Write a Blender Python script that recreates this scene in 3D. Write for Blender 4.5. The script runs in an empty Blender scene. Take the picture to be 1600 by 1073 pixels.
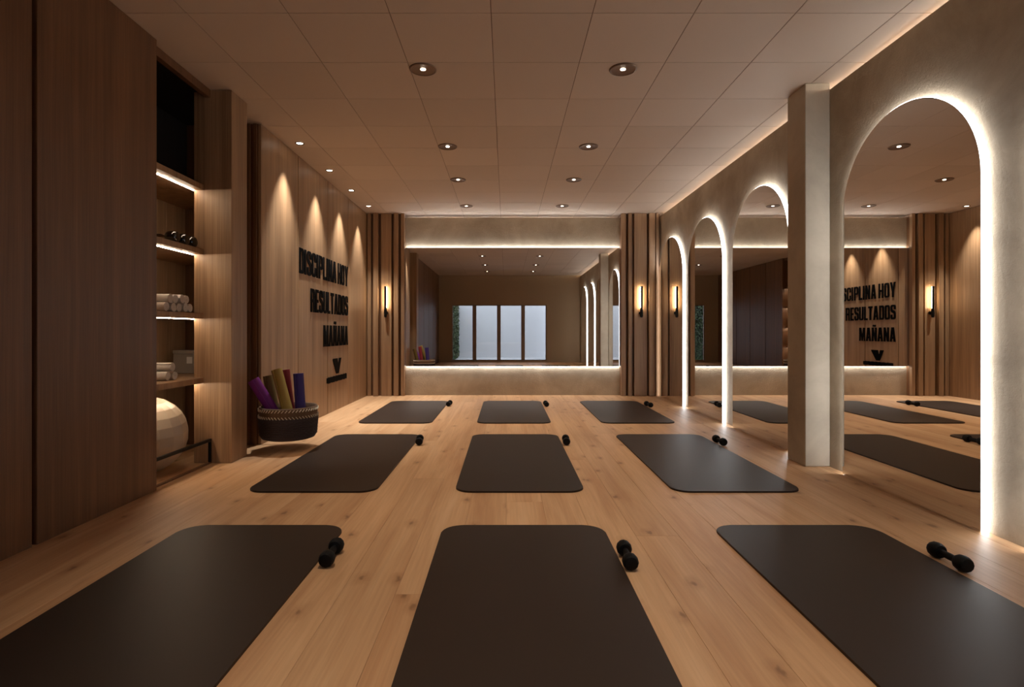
import bpy, bmesh, math, random
from mathutils import Vector, Matrix, Euler
PI = math.pi
random.seed(7)
S = bpy.context.scene
C = S.collection

# ------------------------------------------------------------------ camera, world, exposure
FPX = 865.0
cam_d = bpy.data.cameras.new('camera'); cam = bpy.data.objects.new('camera', cam_d); C.objects.link(cam)
cam.location = (0, 0, 1.0); cam.rotation_euler = (PI/2, 0, 0)
cam_d.sensor_width = 36; cam_d.lens = FPX/1600*36
cam_d.shift_x = (800-791)/1600; cam_d.shift_y = -(536.5-518)/1600
cam_d.clip_start = 0.02
S.camera = cam
S.view_settings.view_transform = 'Standard'; S.view_settings.look = 'None'
S.view_settings.gamma = 1; S.view_settings.use_curve_mapping = False
S.view_settings.exposure = 0.0

W = bpy.data.worlds.new('world'); S.world = W; W.use_nodes = True
bg = W.node_tree.nodes['Background']
bg.inputs[0].default_value = (0.82, 0.86, 0.96, 1); bg.inputs[1].default_value = 2.6   # even overcast sky

# light levels, one place
DOWN_W   = 82.0      # ceiling downlights (W each)
WASH_W   = 170.0      # wall-wash spots
ARCH_E   = 10.5       # arch mirror light bands
BACKLED_E= 19.0       # strips on the wide mirror
COVE_E   = 46.0       # cove strips over right and end wall
SHELF_E  = 75.0       # shelf strips
SCONCE_E = 40.0
WARM = (1.0, 0.86, 0.69)
SOFT = (1.0, 0.95, 0.86)
COOL = (0.91, 0.955, 1.0)

# room numbers (metres): camera stands at x=0, y=0
CEIL = 2.84; WTOP = 2.795
XR = 2.40; XM = 2.36            # right wall face, arch mirror face
XL = -2.17; XC = -2.20          # panelled left wall, tall cupboard fronts
YE = 8.72; YM = 8.68; YW = 8.60 # end wall concrete, its mirror, timber columns
YR = -0.74                      # wall behind the camera

# ------------------------------------------------------------------ materials
MATS = {}
def newmat(name):
    m = bpy.data.materials.new(name); m.use_nodes = True
    nt = m.node_tree; b = nt.nodes['Principled BSDF']
    MATS[name] = m
    return m, nt, b
def srgb(r, g, b):
    f = lambda c: (c/255/12.92) if c/255 <= 0.04045 else ((c/255+0.055)/1.055)**2.4
    return (f(r), f(g), f(b), 1)
def plain(name, col, rough=0.5, metal=0.0, spec=0.5, bump=0.0, bscale=200, coat=0.0):
    m, nt, b = newmat(name)
    b.inputs['Base Color'].default_value = col; b.inputs['Roughness'].default_value = rough
    b.inputs['Metallic'].default_value = metal; b.inputs['Specular IOR Level'].default_value = spec
    b.inputs['Coat Weight'].default_value = coat
    if bump:
        geo = nt.nodes.new('ShaderNodeNewGeometry')
        n = nt.nodes.new('ShaderNodeTexNoise'); n.inputs['Scale'].default_value = bscale; n.inputs['Detail'].default_value = 3
        nt.links.new(geo.outputs['Position'], n.inputs['Vector'])
        bp = nt.nodes.new('ShaderNodeBump'); bp.inputs['Strength'].default_value = bump; bp.inputs['Distance'].default_value = 0.01
        nt.links.new(n.outputs['Fac'], bp.inputs['Height']); nt.links.new(bp.outputs['Normal'], b.inputs['Normal'])
    return m
def emit(name, col, e):
    m, nt, b = newmat(name)
    b.inputs['Base Color'].default_value = (0.8, 0.8, 0.8, 1)
    b.inputs['Emission Color'].default_value = (*col, 1); b.inputs['Emission Strength'].default_value = e
    return m
def mixrgb(nt, fac, a, b, mode='MIX'):
    n = nt.nodes.new('ShaderNodeMix'); n.data_type = 'RGBA'; n.blend_type = mode
    for sock, v in ((n.inputs[0], fac), (n.inputs[6], a), (n.inputs[7], b)):
        if hasattr(v, 'links'): nt.links.new(v, sock)
        else: sock.default_value = v
    return n.outputs[2]
def ramp(nt, fac, stops):
    n = nt.nodes.new('ShaderNodeValToRGB'); cr = n.color_ramp
    while len(cr.elements) < len(stops): cr.elements.new(0.5)
    for e, (p, c) in zip(cr.elements, stops): e.position = p; e.color = c
    nt.links.new(fac, n.inputs['Fac']); return n.outputs['Color']
def vec_scaled(nt, scale, rnd=0.0):
    geo = nt.nodes.new('ShaderNodeNewGeometry'); v = geo.outputs['Position']
    if rnd:
        oi = nt.nodes.new('ShaderNodeObjectInfo')
        mu = nt.nodes.new('ShaderNodeMath'); mu.operation = 'MULTIPLY'; mu.inputs[1].default_value = rnd
        nt.links.new(oi.outputs['Random'], mu.inputs[0])
        ad = nt.nodes.new('ShaderNodeVectorMath'); ad.operation = 'ADD'
        nt.links.new(v, ad.inputs[0]); nt.links.new(mu.outputs[0], ad.inputs[1]); v = ad.outputs[0]
    mp = nt.nodes.new('ShaderNodeMapping'); mp.inputs['Scale'].default_value = scale
    nt.links.new(v, mp.inputs['Vector']); return mp.outputs['Vector']
def noise(nt, vec, scale=1, detail=6, rough=0.55, dist=0.0):
    n = nt.nodes.new('ShaderNodeTexNoise'); n.inputs['Scale'].default_value = scale
    n.inputs['Detail'].default_value = detail; n.inputs['Roughness'].default_value = rough; n.inputs['Distortion'].default_value = dist
    nt.links.new(vec, n.inputs['Vector']); return n.outputs['Fac']
def bump(nt, b, h, s, d=0.01):
    bp = nt.nodes.new('ShaderNodeBump'); bp.inputs['Strength'].default_value = s; bp.inputs['Distance'].default_value = d
    nt.links.new(h, bp.inputs['Height']); nt.links.new(bp.outputs['Normal'], b.inputs['Normal'])

def veneer(name, dark, light, rough=0.45):
    m, nt, b = newmat(name)
    v = vec_scaled(nt, (14, 14, 0.35), 6.0); f1 = noise(nt, v, 1, 5, 0.6, 0.3)
    v2 = vec_scaled(nt, (150, 150, 2.2), 3.0); f2 = noise(nt, v2, 1, 3, 0.5)
    c1 = ramp(nt, f1, [(0.3, dark), (0.68, light)])
    c2 = ramp(nt, f2, [(0.35, (0.62, 0.60, 0.58, 1)), (0.62, (1, 1, 1, 1))])
    b_col = mixrgb(nt, 0.6, c1, c2, 'MULTIPLY')
    nt.links.new(b_col, b.inputs['Base Color'])
    b.inputs['Roughness'].default_value = rough
    bump(nt, b, f2, 0.12, 0.004)
    return m
veneer('oak_veneer', srgb(140, 106, 75), srgb(180, 143, 106))
veneer('dark_veneer', srgb(102, 68, 42), srgb(128, 88, 56), 0.45)
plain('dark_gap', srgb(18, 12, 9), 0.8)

m, nt, b = newmat('floor_oak')
v = vec_scaled(nt, (7, 0.55, 7), 20.0); f1 = noise(nt, v, 1, 7, 0.6, 0.6)
v2 = vec_scaled(nt, (90, 2.5, 90), 20.0); f2 = noise(nt, v2, 1, 3, 0.5)
oi = nt.nodes.new('ShaderNodeObjectInfo')
base = ramp(nt, f1, [(0.3, srgb(190, 142, 100)), (0.55, srgb(212, 168, 124)), (0.75, srgb(220, 180, 138))])
fine = ramp(nt, f2, [(0.3, (0.84, 0.82, 0.80, 1)), (0.6, (1, 1, 1, 1))])
col = mixrgb(nt, 0.6, base, fine, 'MULTIPLY')
tone = ramp(nt, oi.outputs['Random'], [(0.0, (0.93, 0.92, 0.91, 1)), (1.0, (1.03, 1.02, 1.01, 1))])
col = mixrgb(nt, 1.0, col, tone, 'MULTIPLY')
vk = vec_scaled(nt, (3.4, 1.7, 0.0), 9.0)
vo = nt.nodes.new('ShaderNodeTexVoronoi'); vo.inputs['Scale'].default_value = 1.0; vo.voronoi_dimensions = '2D'
wob = nt.nodes.new('ShaderNodeVectorMath'); wob.operation = 'ADD'
nz = nt.nodes.new('ShaderNodeTexNoise'); nz.inputs['Scale'].default_value = 9; nt.links.new(vk, nz.inputs['Vector'])
sc_ = nt.nodes.new('ShaderNodeVectorMath'); sc_.operation = 'SCALE'; sc_.inputs['Scale'].default_value = 0.12
nt.links.new(nz.outputs['Color'], sc_.inputs[0]); nt.links.new(vk, wob.inputs[0]); nt.links.new(sc_.outputs[0], wob.inputs[1])
nt.links.new(wob.outputs[0], vo.inputs['Vector'])
kn = ramp(nt, vo.outputs['Distance'], [(0.02, (0.30, 0.22, 0.17, 1)), (0.05, (0.78, 0.72, 0.67, 1)), (0.14, (1, 1, 1, 1))])
col = mixrgb(nt, 0.7, col, kn, 'MULTIPLY')
nt.links.new(col, b.inputs['Base Color']); b.inputs['Roughness'].default_value = 0.48
b.inputs['Specular IOR Level'].default_value = 0.35
bump(nt, b, f2, 0.06, 0.003)

def concrete(name, a, c, bs):
    m, nt, b = newmat(name)
    v = vec_scaled(nt, (1, 1, 1)); f1 = noise(nt, v, 2.2, 8, 0.65, 0.4); f2 = noise(nt, v, 46, 9, 0.72, 0.5)
    base = ramp(nt, f1, [(0.32, a), (0.7, c)])
    nt.links.new(base, b.inputs['Base Color']); b.inputs['Roughness'].default_value = 0.8
    b.inputs['Specular IOR Level'].default_value = 0.25
    bump(nt, b, f2, bs, 0.012)
concrete('microcement', srgb(158, 140, 117), srgb(190, 171, 145), 0.6)
concrete('column_cement', srgb(170, 156, 138), srgb(194, 180, 160), 0.10)
m, nt, b = newmat('ceiling_tile')
v = vec_scaled(nt, (1, 1, 1)); f1 = noise(nt, v, 120, 3); oi = nt.nodes.new('ShaderNodeObjectInfo')
nt.links.new(ramp(nt, oi.outputs['Random'], [(0, srgb(205, 186, 168)), (1, srgb(213, 194, 176))]), b.inputs['Base Color'])
b.inputs['Roughness'].default_value = 0.75; bump(nt, b, f1, 0.08, 0.004)
plain('joint', srgb(120, 95, 75), 0.9)
plain('rear_paint', srgb(158, 130, 98), 0.7, bump=0.05, bscale=60)
plain('shell', srgb(225, 222, 215), 0.9)
plain('mirror', (0.84, 0.82, 0.79, 1), 0.004, 1.0)
plain('mat_rubber', srgb(46, 35, 29), 0.48, spec=0.28, bump=0.03, bscale=500).node_tree.nodes['Principled BSDF'].inputs['Specular Tint'].default_value = (1, 0.84, 0.68, 1)
plain('black_rubber', srgb(9, 7, 7), 0.6, spec=0.2, bump=0.05, bscale=300)
plain('gloss_black', srgb(10, 9, 9), 0.12, coat=0.5)
plain('black_metal', srgb(22, 19, 17), 0.4, 0.6)
plain('bronze', srgb(122, 98, 80), 0.38, 0.55)
plain('chrome', srgb(170, 160, 150), 0.15, 1.0)
plain('sign_black', srgb(9, 6, 5), 0.8, spec=0.06)
plain('towel', srgb(205, 195, 184), 0.95, spec=0.1, bump=0.5, bscale=260)
plain('ball_vinyl', srgb(180, 163, 142), 0.36)
plain('basket_dark', srgb(74, 61, 59), 0.9, bump=0.4, bscale=140)
plain('basket_tan', srgb(110, 83, 60), 0.9, bump=0.4, bscale=140)
plain('stitch', srgb(228, 212, 186), 0.9)
plain('mat_purple', srgb(118, 30, 122), 0.6); plain('mat_gold', srgb(168, 140, 66), 0.6)
plain('mat_olive', srgb(120, 98, 46), 0.6); plain('mat_red', srgb(150, 44, 54), 0.6); plain('mat_blue', srgb(62, 46, 122), 0.6)
plain('box_grey', srgb(142, 130, 118), 0.6); plain('paper', srgb(215, 208, 198), 0.7)
plain('render_white', srgb(222, 224, 228), 0.8, bump=0.05, bscale=40)
plain('paving', srgb(214, 214, 216), 0.8); plain('gate_grey', srgb(120, 126, 134), 0.6)
plain('frame_brown', srgb(132, 108, 84), 0.5)
plain('soil', srgb(28, 30, 18), 0.9)
m, nt, b = newmat('leaf')
oi = vec_scaled(nt, (1, 1, 1)); f1 = noise(nt, oi, 14, 2)
nt.links.new(ramp(nt, f1, [(0.3, srgb(20, 38, 15)), (0.7, srgb(74, 100, 46))]), b.inputs['Base Color']); b.inputs['Roughness'].default_value = 0.5
m, nt, b = newmat('glass')
for n in list(nt.nodes):
    if n.type == 'BSDF_PRINCIPLED': nt.nodes.remove(n)
tr = nt.nodes.new('ShaderNodeBsdfTransparent'); tr.inputs[0].default_value = (0.9, 0.93, 0.95, 1)
gl = nt.nodes.new('ShaderNodeBsdfGlossy'); gl.inputs['Roughness'].default_value = 0.01
fr = nt.nodes.new('ShaderNodeFresnel'); fr.inputs['IOR'].default_value = 1.45
mx = nt.nodes.new('ShaderNodeMixShader'); nt.links.new(fr.outputs[0], mx.inputs[0]); nt.links.new(tr.outputs[0], mx.inputs[1]); nt.links.new(gl.outputs[0], mx.inputs[2])
nt.links.new(mx.outputs[0], nt.nodes['Material Output'].inputs['Surface'])
emit('led_cool', COOL, ARCH_E); emit('led_back', (0.88, 0.94, 1.0), BACKLED_E); emit('led_cove', SOFT, COVE_E)
emit('led_shelf', (1.0, 0.83, 0.62), SHELF_E); emit('led_sconce', (1.0, 0.80, 0.54), SCONCE_E); emit('lamp_glow', (1.0, 0.88, 0.7), 12.0)

# ------------------------------------------------------------------ helpers
def me_from(bm, name):
    bmesh.ops.recalc_face_normals(bm, faces=bm.faces)
    me = bpy.data.meshes.new(name); bm.to_mesh(me); bm.free(); return me
def obj(name, data, mat=None, parent=None, loc=None, smooth=False):
    if isinstance(data, bmesh.types.BMesh): data = me_from(data, name)
    if mat and not data.materials: data.materials.append(MATS[mat])
    if smooth:
        data.polygons.foreach_set('use_smooth', [True]*len(data.polygons))
        if smooth != 'all':
            try: data.set_sharp_from_angle(angle=math.radians(40))
            except Exception: pass
    o = bpy.data.objects.new(name, data); C.objects.link(o)
    if parent: o.parent = parent
    if loc is not None: o.location = loc
    return o
def tag(o, label=None, cat=None, group=None, kind=None):
    if label: o['label'] = label
    if cat: o['category'] = cat
    if group: o['group'] = group
    if kind: o['kind'] = kind
    return o
def thing(name, label, cat, loc=(0, 0, 0), rz=0, group=None, kind=None):
    o = bpy.data.objects.new(name, None); o.empty_display_size = 0.05; C.objects.link(o)
    o.location = loc; o.rotation_euler = (0, 0, rz); return tag(o, label, cat, group, kind)
def bx(bm, x0, x1, y0, y1, z0, z1, bev=0.0, seg=1):
    r = bmesh.ops.create_cube(bm, size=1)
    for v in r['verts']:
        v.co = Vector(((x0+x1)/2+v.co.x*(x1-x0), (y0+y1)/2+v.co.y*(y1-y0), (z0+z1)/2+v.co.z*(z1-z0)))
    if bev:
        es = list({e for v in r['verts'] for e in v.link_edges})
        bmesh.ops.bevel(bm, geom=es, offset=bev, segments=seg, affect='EDGES', profile=0.5)
    return bm
def box(*a, **k): return bx(bmesh.new(), *a, **k)
def lathe(prof, seg=24, axis='Z', bm=None, cap=True):
    """prof: list of (r, h) from one end to the other"""
    bm = bm or bmesh.new(); rings = []
    def P(r, h, a):
        x, y = r*math.cos(a), r*math.sin(a)
        return {'Z': (x, y, h), 'Y': (x, h, y), 'X': (h, x, y)}[axis]
    for r, h in prof:
        if r < 1e-6: rings.append([bm.verts.new(P(0, h, 0))])
        else: rings.append([bm.verts.new(P(r, h, 2*PI*i/seg)) for i in range(seg)])
    for a, b in zip(rings, rings[1:]):
        for i in range(seg):
            j = (i+1) % seg
            q = [a[i % len(a)], a[j % len(a)], b[j % len(b)], b[i % len(b)]]
            u = []
            for w in q:
                if w not in u: u.append(w)
            if len(u) > 2: bm.faces.new(u)
    if cap:
        for rg in (rings[0], rings[-1]):
            if len(rg) > 2: bm.faces.new(rg)
    return bm
def prism(bm, pts, lo, hi, plane='XY'):
    """extrude a closed outline"""
    def P(a, b, h): return {'XY': (a, b, h), 'YZ': (h, a, b), 'XZ': (a, h, b)}[plane]
    A = [bm.verts.new(P(a, b, lo)) for a, b in pts]; B = [bm.verts.new(P(a, b, hi)) for a, b in pts]
    n = len(pts)
    for i in range(n): bm.faces.new((A[i], A[(i+1) % n], B[(i+1) % n], B[i]))
    bm.faces.new(A[::-1]); bm.faces.new(B); return bm
def dup(root, loc, rz=None, label=None):
    r = root.copy(); C.objects.link(r); r.location = loc
    if rz is not None: r.rotation_euler = (0, 0, rz)
    if label: r['label'] = label
    for ch in root.children:
        if ch.type == 'LIGHT': continue
        c = ch.copy(); C.objects.link(c); c.parent = r
        for g in ch.children:
            d = g.copy(); C.objects.link(d); d.parent = c
    return r
def spot(name, loc, e, size, blend, col, parent=None, rad=0.03):
    d = bpy.data.lights.new(name, 'SPOT'); d.energy = e; d.spot_size = math.radians(size); d.spot_blend = blend
    d.color = col; d.shadow_soft_size = rad
    o = bpy.data.objects.new(name, d); C.objects.link(o); o.location = loc
    if parent: o.parent = parent
    return o

# ------------------------------------------------------------------ floor: base and planks
fl = obj('floor', box(-2.95, 2.75, YR-0.1, 9.42, -0.06, -0.02), 'dark_gap'); tag(fl, 'light oak plank floor', kind='structure')
PW, PL = 0.2117, 4.1
pm = {}
k0 = int(math.floor(-2.9/PW)); k1 = int(math.ceil(2.5/PW))
rnd = random.Random(3)
for k in range(k0, k1):
    off = (k*0.37 % 1.0)*PL + rnd.uniform(-0.2, 0.2)
    y = YR - 0.05 - off
    while y < YE:
        a, b_ = max(y, YR-0.05), min(y+PL, YE+0.05)
        if b_-a > 0.02:
            L = round(b_-a, 3)
            if L not in pm:
                pm[L] = me_from(box(0.0003, PW-0.0003, 0.0003, L-0.0003, -0.02, 0, bev=0.0007), 'plank')
            obj('plank', pm[L], 'floor_oak', fl, (k*PW, a, 0))
        y += PL

# ------------------------------------------------------------------ ceiling: slab and square tiles
ce = obj('ceiling', box(-2.95, 2.75, YR-0.1, 9.42, CEIL+0.004, CEIL+0.08), 'joint'); tag(ce, 'ceiling of square off-white tiles', kind='structure')
T = 0.587; tm = {}
X0, X1, Y0, Y1 = -2.9, 2.7, YR, 9.36
gx = [-0.088+T*i for i in range(-6, 7)]; gy = [3.787+T*i for i in range(-9, 11)]
for xa in gx:
    for ya in gy:
        a, b_ = max(xa, X0), min(xa+T, X1); c_, d_ = max(ya, Y0), min(ya+T, Y1)
        if b_-a < 0.02 or d_-c_ < 0.02: continue
        key = (round(b_-a, 3), round(d_-c_, 3))
        if key not in tm: tm[key] = me_from(box(0.002, key[0]-0.002, 0.002, key[1]-0.002, 0, 0.016, bev=0.0015), 'tile')
        obj('tile', tm[key], 'ceiling_tile', ce, (a, c_, CEIL))

# ------------------------------------------------------------------ right wall, its outer shell, the pillar
wr = obj('wall_right', box(XR, XR+0.28, YR, YE+0.1, 0, WTOP), 'microcement'); tag(wr, 'grey-beige troweled cement wall with the arched mirrors', kind='structure')
obj('shell', box(2.70, 2.76, YR, 9.4, -0.02, CEIL), 'shell', wr)
wb = obj('wall_back', box(-1.64, 1.86, YE, YE+0.53, 0, WTOP), 'microcement'); tag(wb, 'cement end wall above and below the wide mirror', kind='structure')
obj('shell', box(-2.95, 2.76, 9.36, 9.42, -0.02, CEIL), 'shell', wb)
pil = obj('pillar', box(2.215, XR-0.0015, 4.10, 4.36, 0.001, CEIL-0.001, bev=0.004), 'column_cement')
tag(pil, 'square cement pillar between the nearest arched mirror and the next one', 'pillar')

# ------------------------------------------------------------------ timber columns of the end wall (backing plus upright boards)
def timber_column(name, side, x0, x1, boards):
    t = obj(name, box(x0, x1, YW+0.06, 9.35, 0, CEIL-0.002), 'dark_veneer'); tag(t, side, kind='structure')
    for a, b_, d in boards:
        obj('board', box(a, b_, YW-d, YW+0.06, 0.001, CEIL-0.003, bev=0.002), 'oak_veneer', t)
    return t
def px(p, y=YW): return (p-791)/FPX*y
timber_column('trim_1', 'upright oak boards with shadow grooves left of the wide mirror', -2.22, px(631.5),
    [(px(574), px(579.5), 0.0), (px(583.5), px(591), 0.02), (px(595.5), px(611.5), 0.0), (px(615.5), px(622.5), 0.02), (px(626.5), px(631.5)+0.001, 0.0)])
timber_column('trim_2', 'upright oak boards with shadow grooves right of the wide mirror', px(971), XR,
    [(px(971)-0.001, px(978), 0.0), (px(981.5), px(987), 0.02), (px(991), px(1010.5), 0.0), (px(1013.8), px(1023.3), 0.02), (px(1024.2), px(1028), 0.035)])

# ------------------------------------------------------------------ left side: cupboard fronts, panelled wall
wl = obj('wall_left', box(-2.95, -2.88, YR, 9.36, -0.02, CEIL), 'shell'); tag(wl, 'dark oak panelled left wall and tall cupboard fronts', kind='structure')
obj('carcass', box(-2.87, XC-0.032, YR+0.001, 3.455, 0, CEIL-0.002), 'dark_gap', wl)
edges = [YR+0.01, 0.72, 1.645, 2.569]
for a, b_ in zip(edges, edges[1:]):
    obj('panel', box(XC-0.03, XC, a+0.013, b_-0.013 if b_ != 2.569 else b_, 0.001, CEIL-0.003, bev=0.002), 'dark_veneer', wl)
obj('panel', box(XC-0.03, XC, 2.597, 3.485, 0.001, CEIL-0.003, bev=0.002), 'dark_veneer', wl)
obj('end_panel', box(-2.87, XC-0.0305, 3.456, 3.485, 0.001, CEIL-0.003), 'dark_veneer', wl)
obj('backing', box(-2.87, XL-0.026, 4.925, 8.98, 0, CEIL-0.002), 'dark_gap', wl)
ys = [4.894, 5.776, 6.73, 7.63, YW+0.05]
for a, b_ in zip(ys, ys[1:]):
    obj('panel', box(XL-0.025, XL, a+0.009, b_-0.009, 0.001, CEIL-0.003, bev=0.002), 'oak_veneer', wl)
obj('return_panel', box(-2.87, XL-0.0255, 4.903, 4.924, 0.001, CEIL-0.003), 'dark_veneer', wl)
obj('return_board', box(-2.235, -2.205, 4.885, 4.9028, 0.001, CEIL-0.004, bev=0.002), 'dark_veneer', wl)
obj('return_board', box(-2.29, -2.262, 4.885, 4.9028, 0.001, CEIL-0.004, bev=0.002), 'dark_veneer', wl)

# ------------------------------------------------------------------ wall behind the camera, window, yard outside
WX0, WX1, WZ0, WZ1 = -1.78, 1.32, 0.05, 1.88
bm = bmesh.new()
bx(bm, -2.95, WX0, YR-0.15, YR, -0.02, CEIL+0.05); bx(bm, WX1, 2.75, YR-0.15, YR, -0.02, CEIL+0.05)
bx(bm, WX0, WX1, YR-0.15, YR, WZ1, CEIL+0.05); bx(bm, WX0, WX1, YR-0.15, YR, -0.02, WZ0)
wre = obj('wall_rear', bm, 'rear_paint'); tag(wre, 'brown painted wall with a four-pane window, seen in the wide mirror', kind='structure')
bm = bmesh.new()
yf0, yf1 = YR-0.10, YR-0.04
bx(bm, WX0+0.001, WX0+0.03, yf0, yf1, WZ0+0.001, WZ1-0.001); bx(bm, WX1-0.03, WX1-0.001, yf0, yf1, WZ0+0.001, WZ1-0.001)
bx(bm, WX0+0.03, WX1-0.03, yf0, yf1, WZ1-0.03, WZ1-0.001); bx(bm, WX0+0.03, WX1-0.03, yf0, yf1, WZ0+0.001, WZ0+0.03)
wi = obj('window_1', bm, 'frame_brown'); tag(wi, 'wide window of four tall panes behind the camera', kind='structure')
mul = [(-1.102, -0.980), (-0.302, -0.182), (0.489, 0.609)]
for a, b_ in mul: obj('mullion', box(a, b_, yf0-0.02, yf1+0.06, WZ0+0.031, WZ1-0.031, bev=0.003), 'frame_brown', wi)
xs = [WX0+0.03] + [v for p in mul for v in p] + [WX1-0.03]
for i in range(0, 8, 2): obj('pane', box(xs[i]+0.001, xs[i+1]-0.001, YR-0.074, YR-0.066, WZ0+0.031, WZ1-0.031), 'glass', wi)
gr = obj('ground', box(-6, 6, -9, YR-0.151, -0.12, -0.03), 'paving'); tag(gr, 'pale paved yard outside the window', kind='structure')
yw = obj('wall_yard', box(-6, 6, -4.9, -4.7, -0.03, 3.6), 'render_white'); tag(yw, 'white rendered yard wall seen through the window', kind='structure')
he = thing('hedge', 'clipped green hedge outside the window, seen in the mirrors', 'hedge', (-2.27, -2.88, -0.03))
obj('core', box(-0.42, 0.32, -1.7, 1.6, 0, 2.05), 'soil', he)
bm = bmesh.new(); r = random.Random(11)
for i in range(9000):
    f = r.random()
    if f < 0.55: c_, n_ = Vector((0.33+r.uniform(0, 0.09), r.uniform(-1.75, 1.65), r.uniform(0.02, 2.1))), Vector((1, 0, 0))
    elif f < 0.75: c_, n_ = Vector((r.uniform(-0.45, 0.4), 1.6+r.uniform(0, 0.08), r.uniform(0.02, 2.1))), Vector((0, 1, 0))
    else: c_, n_ = Vector((r.uniform(-0.45, 0.4), r.uniform(-1.75, 1.65), 2.05+r.uniform(0, 0.1))), Vector((0, 0, 1))
    d = Vector((r.uniform(-1, 1), r.uniform(-1, 1), r.uniform(-1, 1))); n_ = (n_+d*0.8).normalized()
    u = n_.orthogonal().normalized(); u.rotate(Matrix.Rotation(r.uniform(0, 6.28), 3, n_)); w = n_.cross(u); s = r.uniform(0.025, 0.05)
    q = [bm.verts.new(c_+u*s), bm.verts.new(c_+w*s*0.5), bm.verts.new(c_-u*s), bm.verts.new(c_-w*s*0.5)]; bm.faces.new(q)
tag(obj('foliage', bm, 'leaf', he), kind='stuff')
gp = thing('gate_screen', 'grey slatted screen at the side of the yard outside the window', 'screen', (1.75, -2.2, -0.03))
obj('post', box(-0.04, 0.04, -0.04, 0.04, 0, 2.3, bev=0.004), 'gate_grey', gp); obj('post', box(-0.04, 0.04, -1.9, -1.82, 0, 2.3, bev=0.004), 'gate_grey', gp)
for i in range(14): obj('slat', box(-0.012, 0.012, -1.82, -0.04, 0.06+i*0.16, 0.2+i*0.16, bev=0.002), 'gate_grey', gp)

# ------------------------------------------------------------------ cove strips on top of the false walls
cs = thing('cove_strip', 'light strip glowing along the top of the arched-mirror wall', 'light strip', (XR+0.20, 0, WTOP))
obj('profile', box(-0.03, 0.03, YR+0.02, YW-0.02, 0.0005, 0.008), 'black_metal', cs)
obj('diffuser', box(-0.02, 0.02, YR+0.02, YW-0.02, 0.0085, 0.016), 'led_cove', cs)
cs = thing('cove_strip', 'light strip glowing along the top of the end wall above the wide mirror', 'light strip', (0, YE+0.42, WTOP))
obj('profile', box(px(632), px(970), -0.03, 0.03, 0.0005, 0.008), 'black_metal', cs)
obj('diffuser', box(px(633), px(969), -0.02, 0.02, 0.0085, 0.016), 'led_cove', cs)

# ------------------------------------------------------------------ arched mirrors (proud of the wall, glowing edge)
AW, AZ = 1.14, 1.79
def arch_pts(y0, y1, zs, n=40, inset=0.0, z0=0.003):
    R = (y1-y0)/2-inset; yc = (y0+y1)/2
    p = [(y0+inset, z0)]
    for i in range(n+1):
        a = PI - PI*i/n; p.append((yc+R*math.cos(a), zs+R*math.sin(a)))
    p.append((y1-inset, z0)); return p
def arch_mirror(ynear, label):
    y0, y1 = -AW/2, AW/2
    t = thing('arch_mirror', label, 'mirror', (XR, ynear+AW/2, 0), 0, 'arched mirrors with glowing edges')
    bm = bmesh.new(); prism(bm, arch_pts(y0, y1, AZ, inset=0.004), -(XR-XM), -(XR-XM)+0.004, 'YZ'); obj('glass', bm, 'mirror', t)
    # light band: open strip following the edge
    o_, i_ = arch_pts(y0, y1, AZ), arch_pts(y0, y1, AZ, inset=0.012)
    bm = bmesh.new(); xa, xb = -(XR-XM)+0.0045, -0.001
    V = [[bm.verts.new((x, p[0], p[1])) for p in ring] for ring in (o_, i_) for x in (xa, xb)]
    oa, ob, ia, ib = V
    for i in range(len(o_)-1):
        bm.faces.new((oa[i], oa[i+1], ob[i+1], ob[i])); bm.faces.new((ia[i], ib[i], ib[i+1], ia[i+1]))
        bm.faces.new((oa[i], ia[i], ia[i+1], oa[i+1])); bm.faces.new((ob[i], ob[i+1], ib[i+1], ib[i]))
    for i in (0, -1): bm.faces.new((oa[i], ob[i], ib[i], ia[i]))
    obj('light_band', bm, 'led_cool', t)
    bm = bmesh.new(); prism(bm, arch_pts(y0, y1, AZ, inset=0.014), -(XR-XM)+0.0045, -0.001, 'YZ'); obj('back_panel', bm, 'black_metal', t)
arch_mirror(-0.05, 'arched mirror with glowing edge beside the camera, farthest one in the wide mirror reflection')
arch_mirror(1.35, 'arched mirror with glowing edge just past the right picture edge, seen reflected')
arch_mirror(2.75, 'tall arched mirror with glowing edge nearest the camera, in front of the pillar')
arch_mirror(4.635, 'arched mirror with glowing edge half hidden behind the cement pillar')
arch_mirror(6.05, 'arched mirror with glowing edge, second from the end wall')
arch_mirror(7.41, 'narrow-looking arched mirror with glowing edge beside the end-wall timber boards')

# ------------------------------------------------------------------ wide mirror on the end wall
MX0, MX1, MZ0, MZ1 = px(631.5)+0.002, px(971)-0.003, 0.458, 2.315
t = thing('wall_mirror', 'wide rectangular mirror on the end wall lit above and below', 'mirror', (0, YE, 0))
obj('glass', box(MX0, MX1, YM-YE, YM-YE+0.004, MZ0, MZ1), 'mirror', t)
obj('back_panel', box(MX0+0.003, MX1-0.003, YM-YE+0.0045, -0.001, MZ0+0.012, MZ1-0.012), 'black_metal', t)
obj('light_strip', box(MX0+0.003, MX1-0.003, YM-YE+0.006, -0.002, MZ1-0.0115, MZ1-0.001), 'led_back', t)
obj('light_strip', box(MX0+0.003, MX1-0.003, YM-YE+0.006, -0.002, MZ0+0.001, MZ0+0.0115), 'led_back', t)

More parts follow.
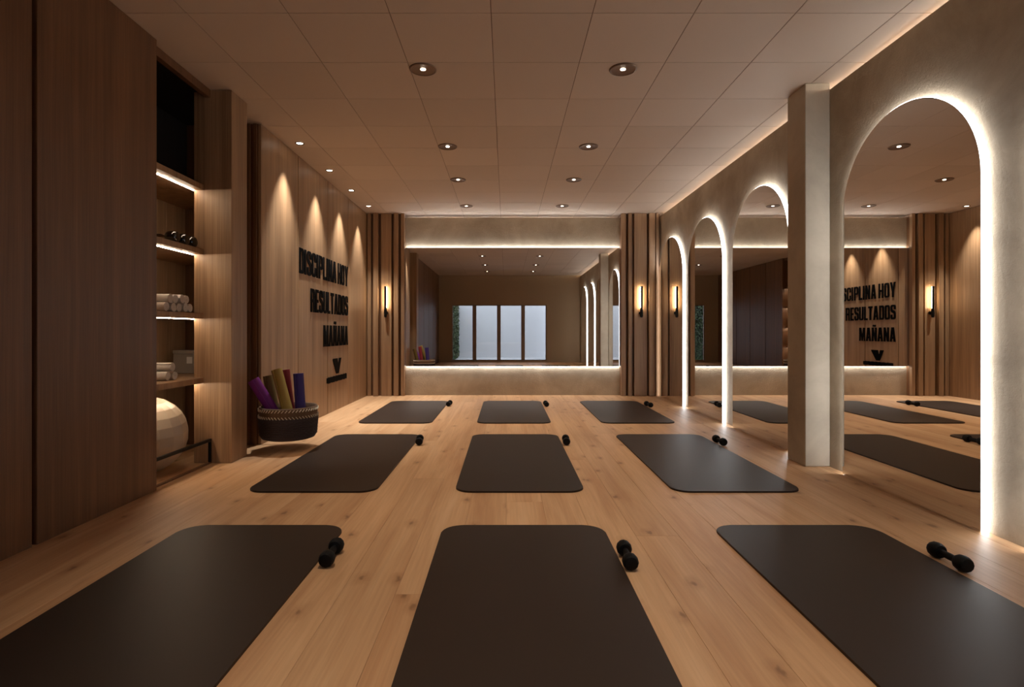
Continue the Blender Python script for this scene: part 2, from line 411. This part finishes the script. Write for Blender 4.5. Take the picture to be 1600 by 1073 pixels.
# ------------------------------------------------------------------ ceiling downlights
def make_downlight(r, glow_r, trim, lab):
    t = thing('downlight', lab, 'ceiling light', (0, 0, CEIL))
    obj('trim_ring', lathe([(r*0.86, -0.001), (r*0.86, -0.007), (r*0.9, -0.010), (r*0.97, -0.008), (r, -0.001)], 32, cap=False), trim, t, smooth=True)
    obj('reflector', lathe([(r*0.86, -0.006), (r*0.7, -0.0045), (r*0.45, -0.003), (glow_r*1.05, -0.0022)], 32, cap=False), 'bronze', t, smooth=True)
    obj('lamp', lathe([(glow_r, -0.0015), (glow_r, -0.004), (glow_r*0.7, -0.007), (0, -0.008)], 20), 'lamp_glow', t, smooth=True)
    return t
XA, XB = -0.583, 0.818
rows = [(0.45, 'right above the camera, seen only in mirrors'), (2.1, 'above the front mats, seen only in mirrors'), (3.88, 'nearest one in view'),
        (5.50, 'second in view'), (6.70, 'third in view'), (8.10, 'closest to the end wall')]
base_dl = make_downlight(0.096, 0.018, 'bronze', 'x')
first = True
for ya, w in rows:
    for xa, sd in ((XA, 'left row'), (XB, 'right row')):
        lab = 'round bronze recessed ceiling downlight, %s, %s' % (sd, w)
        if first: t = base_dl; t.location = (xa, ya, CEIL); t['label'] = lab; first = False
        else: t = dup(base_dl, (xa, ya, CEIL), None, lab)
        t['group'] = 'recessed downlights in two rows'
        spot('downlight_lamp', (0, 0, -0.02), DOWN_W, 62, 1.0, WARM, t, 0.03)
base_ws = None
wnames = ['nearest the basket, over the first panel', 'second from the basket, over the word start', 'third from the basket, above the word end', 'nearest the end wall corner']
for i, ya in enumerate((5.40, 6.31, 7.20, 8.10)):
    lab = 'small wall-wash ceiling spot %s' % wnames[i]
    if base_ws is None:
        base_ws = make_downlight(0.045, 0.030, 'chrome', lab); base_ws.location = (-2.015, ya, CEIL); t = base_ws
    else: t = dup(base_ws, (-2.015, ya, CEIL), None, lab)
    t['group'] = 'wall-wash spots along the left wall'
    s_ = spot('wash_lamp', (0.0, 0, -0.02), WASH_W, 64, 0.85, (1.0, 0.99, 0.96), t, 0.012)
    s_.rotation_euler = (0, math.radians(-2), 0)

# ------------------------------------------------------------------ wall lettering (letters cut as outlines with rounded corners)
def fillet(loop, n=4):
    out = []; m_ = len(loop)
    for i, p in enumerate(loop):
        if len(p) < 3 or p[2] <= 0: out.append((p[0], p[1])); continue
        a = Vector(loop[i-1][:2]); b_ = Vector(p[:2]); c_ = Vector(loop[(i+1) % m_][:2])
        u = (a-b_).normalized(); v = (c_-b_).normalized()
        rr = min(p[2], (a-b_).length*0.49, (c_-b_).length*0.49)
        for k in range(n+1):
            t = k/n; q = (b_+u*rr)*(1-t)**2 + b_*2*t*(1-t) + (b_+v*rr)*t**2; out.append((q.x, q.y))
    return out
s, t_ = 0.168, 0.135; R1, R2 = 0.17, 0.05
def rect(x0, y0, x1, y1): return [(x0, y0), (x1, y0), (x1, y1), (x0, y1)]
def letter(ch):
    w = 0.47
    if ch == 'I': return 0.20, [rect(0, 0, s+0.01, 1)]
    if ch == 'D': return w, [[(0, 0), (w, 0, R1), (w, 1, R1), (0, 1)], [(s, t_), (s, 1-t_), (w-s, 1-t_, R2), (w-s, t_, R2)]]
    if ch == 'O': return w, [[(0, 0, R1), (w, 0, R1), (w, 1, R1), (0, 1, R1)], [(s, t_, R2), (s, 1-t_, R2), (w-s, 1-t_, R2), (w-s, t_, R2)]]
    if ch == 'C': return w-0.01, [[(w, .40), (w, 0, R1), (0, 0, R1), (0, 1, R1), (w, 1, R1), (w, .62), (w-s, .62), (w-s, 1-t_, R2), (s, 1-t_, R2), (s, t_, R2), (w-s, t_, R2), (w-s, .40)]]
    if ch == 'S': return w-0.01, [[(0, .33), (0, 0, R1), (w, 0, R1), (w, .54, .2), (s, .66, .06), (s, 1-t_, R2), (w-s, 1-t_, R2), (w-s, .68), (w, .68), (w, 1, R1), (0, 1, R1), (0, .52, .2), (w-s, .40, .06), (w-s, t_, R2), (s, t_, R2), (s, .33)]]
    if ch == 'P': return w-0.01, [[(0, 0), (s, 0), (s, .40), (w, .40, R1), (w, 1, R1), (0, 1)], [(s, .40+t_), (s, 1-t_), (w-s, 1-t_, R2), (w-s, .40+t_, R2)]]
    if ch == 'R': return w+0.01, [[(0, 0), (s, 0), (s, .42), (w-s, .42, R2), (w-s, 0), (w+.01, 0), (w, .47, .12), (w, 1, R1), (0, 1)], [(s, .42+t_), (s, 1-t_), (w-s, 1-t_, R2), (w-s, .42+t_, R2)]]
    if ch == 'L': return 0.36, [[(0, 0), (.36, 0), (.36, t_+.01), (s, t_+.01), (s, 1), (0, 1)]]
    if ch == 'E': return 0.38, [[(0, 0), (.38, 0), (.38, t_), (s, t_), (s, .43), (.35, .43), (.35, .43+t_), (s, .43+t_), (s, 1-t_), (.38, 1-t_), (.38, 1), (0, 1)]]
    if ch == 'T': return 0.44, [[(.125, 0), (.315, 0), (.315, 1-t_-.01), (.44, 1-t_-.01), (.44, 1), (0, 1), (0, 1-t_-.01), (.125, 1-t_-.01)]]
    if ch == 'H': return 0.48, [[(0, 0), (s, 0), (s, .43), (.48-s, .43), (.48-s, 0), (.48, 0), (.48, 1), (.48-s, 1), (.48-s, .43+t_), (s, .43+t_), (s, 1), (0, 1)]]
    if ch == 'U': return w, [[(0, 1), (0, 0, R1), (w, 0, R1), (w, 1), (w-s, 1), (w-s, t_, R2), (s, t_, R2), (s, 1)]]
    if ch == 'Y': return 0.50, [[(.165, 0), (.335, 0), (.335, .38), (.50, 1), (.325, 1), (.25, .62), (.175, 1), (0, 1), (.165, .38)]]
    if ch == 'A': return 0.52, [[(0, 0), (.18, 0), (.203, .2), (.317, .2), (.34, 0), (.52, 0), (.38, 1), (.14, 1)], [(.22, .34), (.26, .74), (.30, .34)]]
    if ch in 'NÑ':
        L_ = [[(0, 0), (.17, 0), (.17, .56), (.31, 0), (.50, 0), (.50, 1), (.33, 1), (.33, .46), (.19, 1), (0, 1)]]
        if ch == 'Ñ': L_.append([(.09, 1.06), (.17, 1.06), (.20, 1.10), (.30, 1.05, .04), (.41, 1.05, .04), (.42, 1.20), (.34, 1.20), (.31, 1.16), (.20, 1.21, .04), (.10, 1.20, .04)])
        return 0.50, L_
    if ch == 'M': return 0.64, [[(0, 0), (.16, 0), (.16, .62), (.26, 0), (.38, 0), (.48, .62), (.48, 0), (.64, 0), (.64, 1), (.41, 1), (.32, .46), (.23, 1), (0, 1)]]
def cut_mesh(loops, depth, name):
    cu = bpy.data.curves.new(name, 'CURVE'); cu.dimensions = '2D'; cu.fill_mode = 'BOTH'; cu.extrude = depth/2
    for L_ in loops:
        sp = cu.splines.new('POLY'); sp.points.add(len(L_)-1)
        for p, q in zip(sp.points, L_): p.co = (q[0], q[1], 0, 1)
        sp.use_cyclic_u = True
    o = bpy.data.objects.new(name, cu); C.objects.link(o)
    dg = bpy.context.evaluated_depsgraph_get(); dg.update()
    me = bpy.data.meshes.new_from_object(o.evaluated_get(dg)); bpy.data.objects.remove(o); bpy.data.curves.remove(cu)
    me.name = name; me.materials.clear(); return me
# outline plane (u, v, depth) stands on the left wall: u runs along +y, v up, depth into the room
WALLROT = Matrix(((0, 0, 1, 0), (1, 0, 0, 0), (0, 1, 0, 0), (0, 0, 0, 1)))
DEP = 0.007
def line_of(text, y0, y1, zb, h, label):
    th = thing('wall_lettering', label, 'sign', (XL, y0, zb), 0, 'black slogan letters on the panelled wall')
    gap = 0.068; tot = 0; seq = []
    for ch in text:
        if ch == ' ': tot += 0.16; continue
        w, L_ = letter(ch); seq.append((tot, L_)); tot += w+gap
    tot -= gap; kx = (y1-y0)/tot
    for x, L_ in seq:
        loops = [[((x+p[0])*kx, p[1]*h) for p in fillet(l)] for l in L_]
        me = cut_mesh(loops, DEP, 'letter'); me.transform(WALLROT); me.transform(Matrix.Translation((DEP/2+0.001, 0, 0)))
        obj('letter', me, 'sign_black', th)
line_of('DISCIPLINA HOY', 5.79, 7.57, 1.615, 0.268, 'black raised letters DISCIPLINA HOY, top line on the oak wall')
line_of('RESULTADOS', 6.13, 7.57, 1.218, 0.262, 'black raised letters RESULTADOS, second line on the oak wall')
line_of('MAÑANA', 6.56, 7.57, 0.820, 0.257, 'black raised letters MAÑANA, third line on the oak wall')
lg = thing('wall_logo', 'black V emblem over a dark bar, below the slogan letters', 'sign', (XL, 6.68, 0.37))
vv = [[(0.235, 0.275), (0.245, 0.290), (0.425, 0.290), (0.455, 0.2), (0.485, 0.29), (0.585, 0.29), (0.475, 0.095), (0.375, 0.095)]]
me = cut_mesh(vv, DEP, 'emblem'); me.transform(WALLROT); me.transform(Matrix.Translation((DEP/2+0.001, 0, 0))); obj('emblem', me, 'sign_black', lg)
bar = [(0, 0)]; r = random.Random(5); top = []
for i in range(16):
    u = 0.83*i/16; bar += [(u+0.002, -0.004 if i % 3 else 0.003), (u+0.048, -0.004 if i % 2 else 0.002)]; top += [(u+0.002, 0.066+(0.006 if i % 2 else 0)), (u+0.048, 0.066+(0.004 if i % 3 else 0))]
me = cut_mesh([bar[1:]+top[::-1]], DEP, 'name_bar'); me.transform(WALLROT); me.transform(Matrix.Translation((DEP/2+0.001, 0, 0))); obj('name_bar', me, 'sign_black', lg)

# ------------------------------------------------------------------ wall sconces
def sconce(x, label):
    t = thing('wall_sconce', label, 'wall lamp', (x, YW, 0), 0, 'slim wall sconces on the timber columns')
    obj('bar', box(-0.016, 0.016, -0.075, -0.058, 1.36, 1.70, bev=0.003), 'black_metal', t)
    obj('diffuser', box(-0.014, 0.014, -0.0575, -0.046, 1.365, 1.695, bev=0.002), 'led_sconce', t)
    obj('holder', lathe([(0.0, 1.215), (0.016, 1.222), (0.022, 1.24), (0.022, 1.34), (0.016, 1.362), (0, 1.365)], 20), 'black_metal', t, (0, -0.058, 0), True)
    obj('wall_plate', lathe([(0.03, -0.036), (0.03, -0.004), (0.026, -0.001)], 20, 'Y'), 'black_metal', t, (0, 0, 1.29), True)
sconce(px(603.5), 'slim black wall lamp with warm glow, left of the wide mirror')
sconce(px(1001), 'slim black wall lamp with warm glow, right of the wide mirror')

# ------------------------------------------------------------------ shelving alcove
NB, CF, CBK = -2.83, 4.21, 4.46        # back face, post front, post back
su = thing('shelving_unit', 'tall oak alcove shelving with lit shelves beside the cupboard fronts', 'shelving', (0, 0, 0))
yy = [3.486, 3.77, 4.05, 4.33, 4.61, 4.884]
for a, b_ in zip(yy, yy[1:]):
    obj('back_board', box(-2.868, NB, a+0.0008, b_-0.0008, 0.001, CEIL-0.004, bev=0.0015), 'oak_veneer', su)
obj('post', box(-2.375, -2.088, CF, CBK, 0.001, CEIL-0.003, bev=0.003), 'oak_veneer', su)
obj('header', box(-2.29, -2.249, 3.487, CF-0.001, CEIL-0.062, CEIL-0.003), 'dark_veneer', su)
obj('plinth', box(-2.262, -2.238, 3.487, CF-0.001, 0.001, 0.012, bev=0.002), 'dark_veneer', su)
obj('top_shade_sheet', box(NB+0.0005, NB+0.012, 3.487, 4.883, 2.118, CEIL-0.0205), 'dark_gap', su)  # added dark sheets: shade above the top shelf put into their colour
obj('top_shade_sheet', box(NB+0.0005, -2.291, 3.487, 4.883, CEIL-0.020, CEIL-0.004), 'dark_gap', su)
SH = [2.076, 1.587, 1.098, 0.610]; TH = 0.04
for z in SH:
    bm = bmesh.new()
    prism(bm, [(NB+0.001, 3.487), (-2.302, 3.487), (-2.302, CF-0.001), (-2.376, CF-0.001), (-2.376, 4.883), (NB+0.001, 4.883)], z, z+TH)
    sh = obj('shelf', bm, 'oak_veneer', su)
    obj('light_strip', box(-2.380, -2.373, 3.50, CF-0.004, z-0.0045, z-0.0005), 'led_shelf', sh)

# rail with the exercise ball behind it
t = thing('ball_rail', 'low black metal rail in front of the exercise ball', 'rail', (-2.245, 3.85, 0))
obj('bar', box(-0.011, 0.011, -0.355, 0.352, 0.168, 0.19, bev=0.003), 'black_metal', t)
for yl in (-0.345, 0.342): obj('leg', box(-0.009, 0.009, yl-0.009, yl+0.009, 0.0125, 0.1678, bev=0.002), 'black_metal', t)
bm = bmesh.new(); bmesh.ops.create_uvsphere(bm, u_segments=18, v_segments=13, radius=0.27)
bmesh.ops.rotate(bm, verts=bm.verts, matrix=Euler((0.10, 0.06, 0.2)).to_matrix())
o = obj('exercise_ball', bm, 'ball_vinyl', None, (-2.545, 3.90, 0.271)); tag(o, 'large pale faceted exercise ball on the alcove floor', 'ball')

# ------------------------------------------------------------------ dumbbells
def head_prof(s_, r=0.034, L=0.056):
    h = L/2
    return [(0, -h), (r*0.55, -h), (r*0.80, -h*0.93), (r*0.95, -h*0.6), (r, -h*0.25), (r, h*0.25), (r*0.95, h*0.6), (r*0.8, h*0.93), (r*0.5, h), (0, h)]
def make_dumbbell(name, label, mat, hmat, r=0.034, half=0.072, L=0.056, seg=12, group=None):
    t = thing(name, label, 'dumbbell', (0, 0, 0), 0, group)
    obj('handle', lathe([(0.0125, -half+L*0.45), (0.0145, -0.02), (0.0155, 0), (0.0145, 0.02), (0.0125, half-L*0.45)], 14, 'Y'), hmat, t, (0, 0, r), True)
    for sg in (-1, 1): obj('head', lathe(head_prof(1, r, L), seg, 'Y'), mat, t, (0, sg*half, r), True)
    return t
LX, MXc, RX = -1.222, 0.085, 1.450
db0 = make_dumbbell('dumbbell', 'x', 'black_rubber', 'black_rubber', group='black dumbbells beside the mats')
spots = [(-0.766, 2.43, 0.03, 'front row mat nearest the cupboard fronts'), (0.524, 2.40, -0.03, 'front row mat in the centre'), (1.905, 2.38, -0.02, 'front row mat nearest the arched mirrors'),
         (-0.775, 4.95, 0.10, 'middle row mat nearest the basket'), (0.535, 4.95, -0.05, 'middle row mat in the centre'), (1.900, 4.93, 0.05, 'middle row mat nearest the arched mirrors'),
         (-0.770, 7.48, -0.05, 'far row mat nearest the lettered wall'), (0.535, 7.44, 0.04, 'far row mat in the centre'), (1.897, 7.38, 0.12, 'far row mat nearest the arched mirrors')]
for i, (x, y, rz, w) in enumerate(spots):
    lab = 'small black dumbbell beside the %s' % w
    if i == 0: db0.location = (x, y, 0); db0.rotation_euler = (0, 0, rz); db0['label'] = lab
    else: dup(db0, (x, y, 0), rz, lab)
g0 = make_dumbbell('dumbbell', 'x', 'gloss_black', 'chrome', 0.044, 0.085, 0.075, 20, 'glossy dumbbells on the shelf')
for i, (yb, w) in enumerate(((3.93, 'leftmost of three'), (4.05, 'middle of three'), (4.155, 'rightmost of three, next to the post'))):
    lab = 'glossy black dumbbell on the second shelf, %s' % w
    if i == 0: g0.location = (-2.455, yb, SH[1]+TH+0.0005); g0.rotation_euler = (0, 0, PI/2); g0['label'] = lab
    else: dup(g0, (-2.455, yb, SH[1]+TH+0.0005), PI/2, lab)

# ------------------------------------------------------------------ exercise mats
def rounded_rect(w, l, r, n=8):
    p = []
    for cx, cy, a0 in ((w/2-r, -l/2+r, -PI/2), (w/2-r, l/2-r, 0), (-w/2+r, l/2-r, PI/2), (-w/2+r, -l/2+r, PI)):
        for i in range(n+1): a = a0+PI/2*i/n; p.append((cx+r*math.cos(a), cy+r*math.sin(a)))
    return p
bm = bmesh.new(); prism(bm, rounded_rect(0.812, 1.91, 0.105), 0.0005, 0.011)
bmesh.ops.bevel(bm, geom=[e for e in bm.edges if all(v.co.z > 0.01 for v in e.verts)], offset=0.0025, segments=2, affect='EDGES')
mat_me = me_from(bm, 'exercise_mat')
for (yt, rw) in ((2.835, 'front row'), (5.345, 'middle row'), (7.925, 'far row')):
    for x, cw in ((LX, 'nearest the wood-panelled side'), (MXc, 'in the centre'), (RX, 'nearest the arched mirrors')):
        o = obj('exercise_mat', mat_me, 'mat_rubber', None, (x, yt-0.955, 0))
        tag(o, 'dark brown exercise mat with rounded corners, %s, %s' % (rw, cw), 'mat', 'exercise mats laid out in rows')

# ------------------------------------------------------------------ rolls (towels, rolled mats)
def spiral(bm, R, L, turns, thick, r0, n=26, axis_z=True):
    N = int(turns*n); prev = None
    for i in range(N+1):
        t = i/N; a = 2*PI*turns*t; ro = r0+(R-r0)*t; ri = max(ro-thick, 0.001)
        q = [bm.verts.new((rr*math.cos(a), rr*math.sin(a), z)) for z in (0, L) for rr in (ro, ri)]
        if prev:
            A, B, Cc, D = prev; a_, b_, c_, d_ = q
            bm.faces.new((A, a_, c_, Cc)); bm.faces.new((B, D, d_, b_)); bm.faces.new((A, B, b_, a_)); bm.faces.new((Cc, c_, d_, D))
        else: bm.faces.new((q[0], q[2], q[3], q[1]))
        prev = q
    bm.faces.new((prev[0], prev[1], prev[3], prev[2])); return bm
# towels: axis along x, ends facing the room
bm = spiral(bmesh.new(), 0.0345, 0.32, 3.0, 0.0105, 0.008); bmesh.ops.bevel(bm, geom=bm.edges[:], offset=0.0012, segments=1, affect='EDGES') if False else None
bmesh.ops.rotate(bm, verts=bm.verts, matrix=Matrix.Rotation(PI/2, 3, 'Y')); bmesh.ops.translate(bm, verts=bm.verts, vec=(-0.16, 0, 0))
tow_me = me_from(bm, 'rolled_towel')
def towel(x, y, z, rx, label, group):
    o = obj('rolled_towel', tow_me, 'towel', None, (x, y, z), smooth=True); o.rotation_euler = (rx, 0, 0); tag(o, label, 'towel', group)
zc = SH[2]+TH+0.0347
wd = ['first', 'second', 'third', 'fourth', 'fifth', 'sixth']
for i in range(5): towel(-2.49+0.006*(i % 2), 3.80+0.0705*i+0.0005, zc, i*1.3, 'rolled pale towel in the bottom row on the third shelf, %s from the cupboard side' % wd[i], 'towels on the third shelf')
for i in range(4): towel(-2.495+0.01*((i+1) % 2), 3.8355+0.0705*i, zc+0.0602, 0.7+i*1.9, 'rolled pale towel in the top row on the third shelf, %s from the cupboard side' % wd[i], 'towels on the third shelf')
zc = SH[3]+TH+0.0347
towel(-2.56, 3.93, zc, 0.4, 'rolled white towel on the fourth shelf, lower one against the cupboard side', 'towels on the fourth shelf')
towel(-2.555, 4.0005, zc, 2.2, 'rolled white towel on the fourth shelf, lower one towards the post', 'towels on the fourth shelf')
towel(-2.55, 3.9655, zc+0.0602, 3.9, 'rolled white towel on the fourth shelf, on top of the two others', 'towels on the fourth shelf')
t = thing('storage_box', 'small grey box with white label at the back of the fourth shelf', 'box', (-2.69, 4.66, SH[3]+TH))
obj('body', box(-0.085, 0.085, -0.05, 0.05, 0.001, 0.165, bev=0.004), 'box_grey', t)
obj('lid', box(-0.088, 0.088, -0.053, 0.053, 0.1655, 0.195, bev=0.004), 'box_grey', t)
obj('label_card', box(0.03, 0.075, -0.052, -0.0502, 0.085, 0.14), 'paper', t)

# ------------------------------------------------------------------ basket with rolled mats
BX, BY, BZ, BH, BR = -1.867, 4.75, 0.092, 0.275, 0.236
bk = thing('woven_basket', 'round dark woven basket with tan stitched rim by the panelled wall', 'basket', (BX, BY, BZ))
prof = [(0, 0), (BR*0.80, 0.0), (BR*0.90, 0.008), (BR*0.955, 0.028)]
n = 11
for i in range(n):
    z0 = 0.03+(0.185-0.03)*i/n; dz = (0.185-0.03)/n
    for k, bu in ((0.1, 0.0), (0.3, 0.0075), (0.5, 0.0095), (0.7, 0.0075), (0.9, 0.0)): prof.append((BR*0.955+0.012*i/n+bu-0.004, z0+dz*k))
prof += [(BR*0.975, 0.186)] + [(BR*0.93, 0.185), (BR*0.92, 0.03), (BR*0.8, 0.014), (0, 0.014)]
bmb = lathe(prof, 128, cap=False)
for v in bmb.verts:                                   # over-under weave of the coils
    rr = math.hypot(v.co.x, v.co.y)
    if rr > BR*0.94 and 0.03 < v.co.z < 0.185:
        row = int((v.co.z-0.03)/((0.185-0.03)/n)); a = math.atan2(v.co.y, v.co.x)
        k_ = 1+0.022*math.sin(28*a+row*PI); v.co.x *= k_; v.co.y *= k_
obj('body', bmb, 'basket_dark', bk, smooth='all')
obj('rim_band', lathe([(BR*0.965, 0.1865), (BR*0.99, 0.19), (BR*0.985, 0.21), (BR*1.0, 0.225), (BR*0.99, 0.245), (BR*1.005, 0.262), (BR*0.985, 0.275), (BR*0.95, 0.268), (BR*0.94, 0.1865)], 48, cap=False), 'basket_tan', bk, smooth='all')
for zr, tl in ((0.196, 1), (0.252, -1)):
    bm = bmesh.new(); N = 54
    for i in range(N):
        a = 2*PI*i/N
        mm = Matrix.Rotation(a, 4, 'Z') @ Matrix.Translation((BR*1.0+0.004, 0, zr)) @ Matrix.Rotation(tl*0.75, 4, 'X')
        rr = bmesh.ops.create_cube(bm, size=1)
        for v in rr['verts']: v.co = mm @ Vector((v.co.x*0.006, v.co.y*0.005, v.co.z*0.026))
    obj('stitching', bm, 'stitch', bk)
obj('wall_bracket', box(-0.3025, -0.150, 0.178, 0.198, 0.10, 0.12), 'black_metal', bk)
def rolled_mat(p0, p1, R, mat, label):
    p0, p1 = Vector(p0), Vector(p1); L = (p1-p0).length
    bm = spiral(bmesh.new(), R, L, 4.0, R*0.19, R*0.22, 24)
    o = obj('rolled_mat', bm, mat, None, p0, smooth=True); o.rotation_mode = 'QUATERNION'; o.rotation_quaternion = (p1-p0).to_track_quat('Z', 'Y')
    tag(o, label, 'rolled mat', 'rolled mats in the basket')
zb = BZ+0.05
rolled_mat((-1.86, 4.70, zb), (-2.115, 4.63, 0.60), 0.052, 'mat_purple', 'purple rolled mat leaning far out of the basket')
rolled_mat((-1.775, 4.630, zb), (-1.955, 4.72, 0.675), 0.048, 'mat_gold', 'gold rolled mat standing tallest in the basket')
rolled_mat((-1.975, 4.790, zb+0.02), (-2.075, 4.825, 0.615), 0.045, 'mat_olive', 'dark olive rolled mat behind the gold one')
rolled_mat((-1.880, 4.880, zb+0.02), (-1.945, 4.880, 0.665), 0.040, 'mat_red', 'red rolled mat mostly hidden behind the gold one')
rolled_mat((-1.765, 4.790, zb), (-1.800, 4.800, 0.638), 0.047, 'mat_blue', 'blue rolled mat standing nearly upright in the basket')
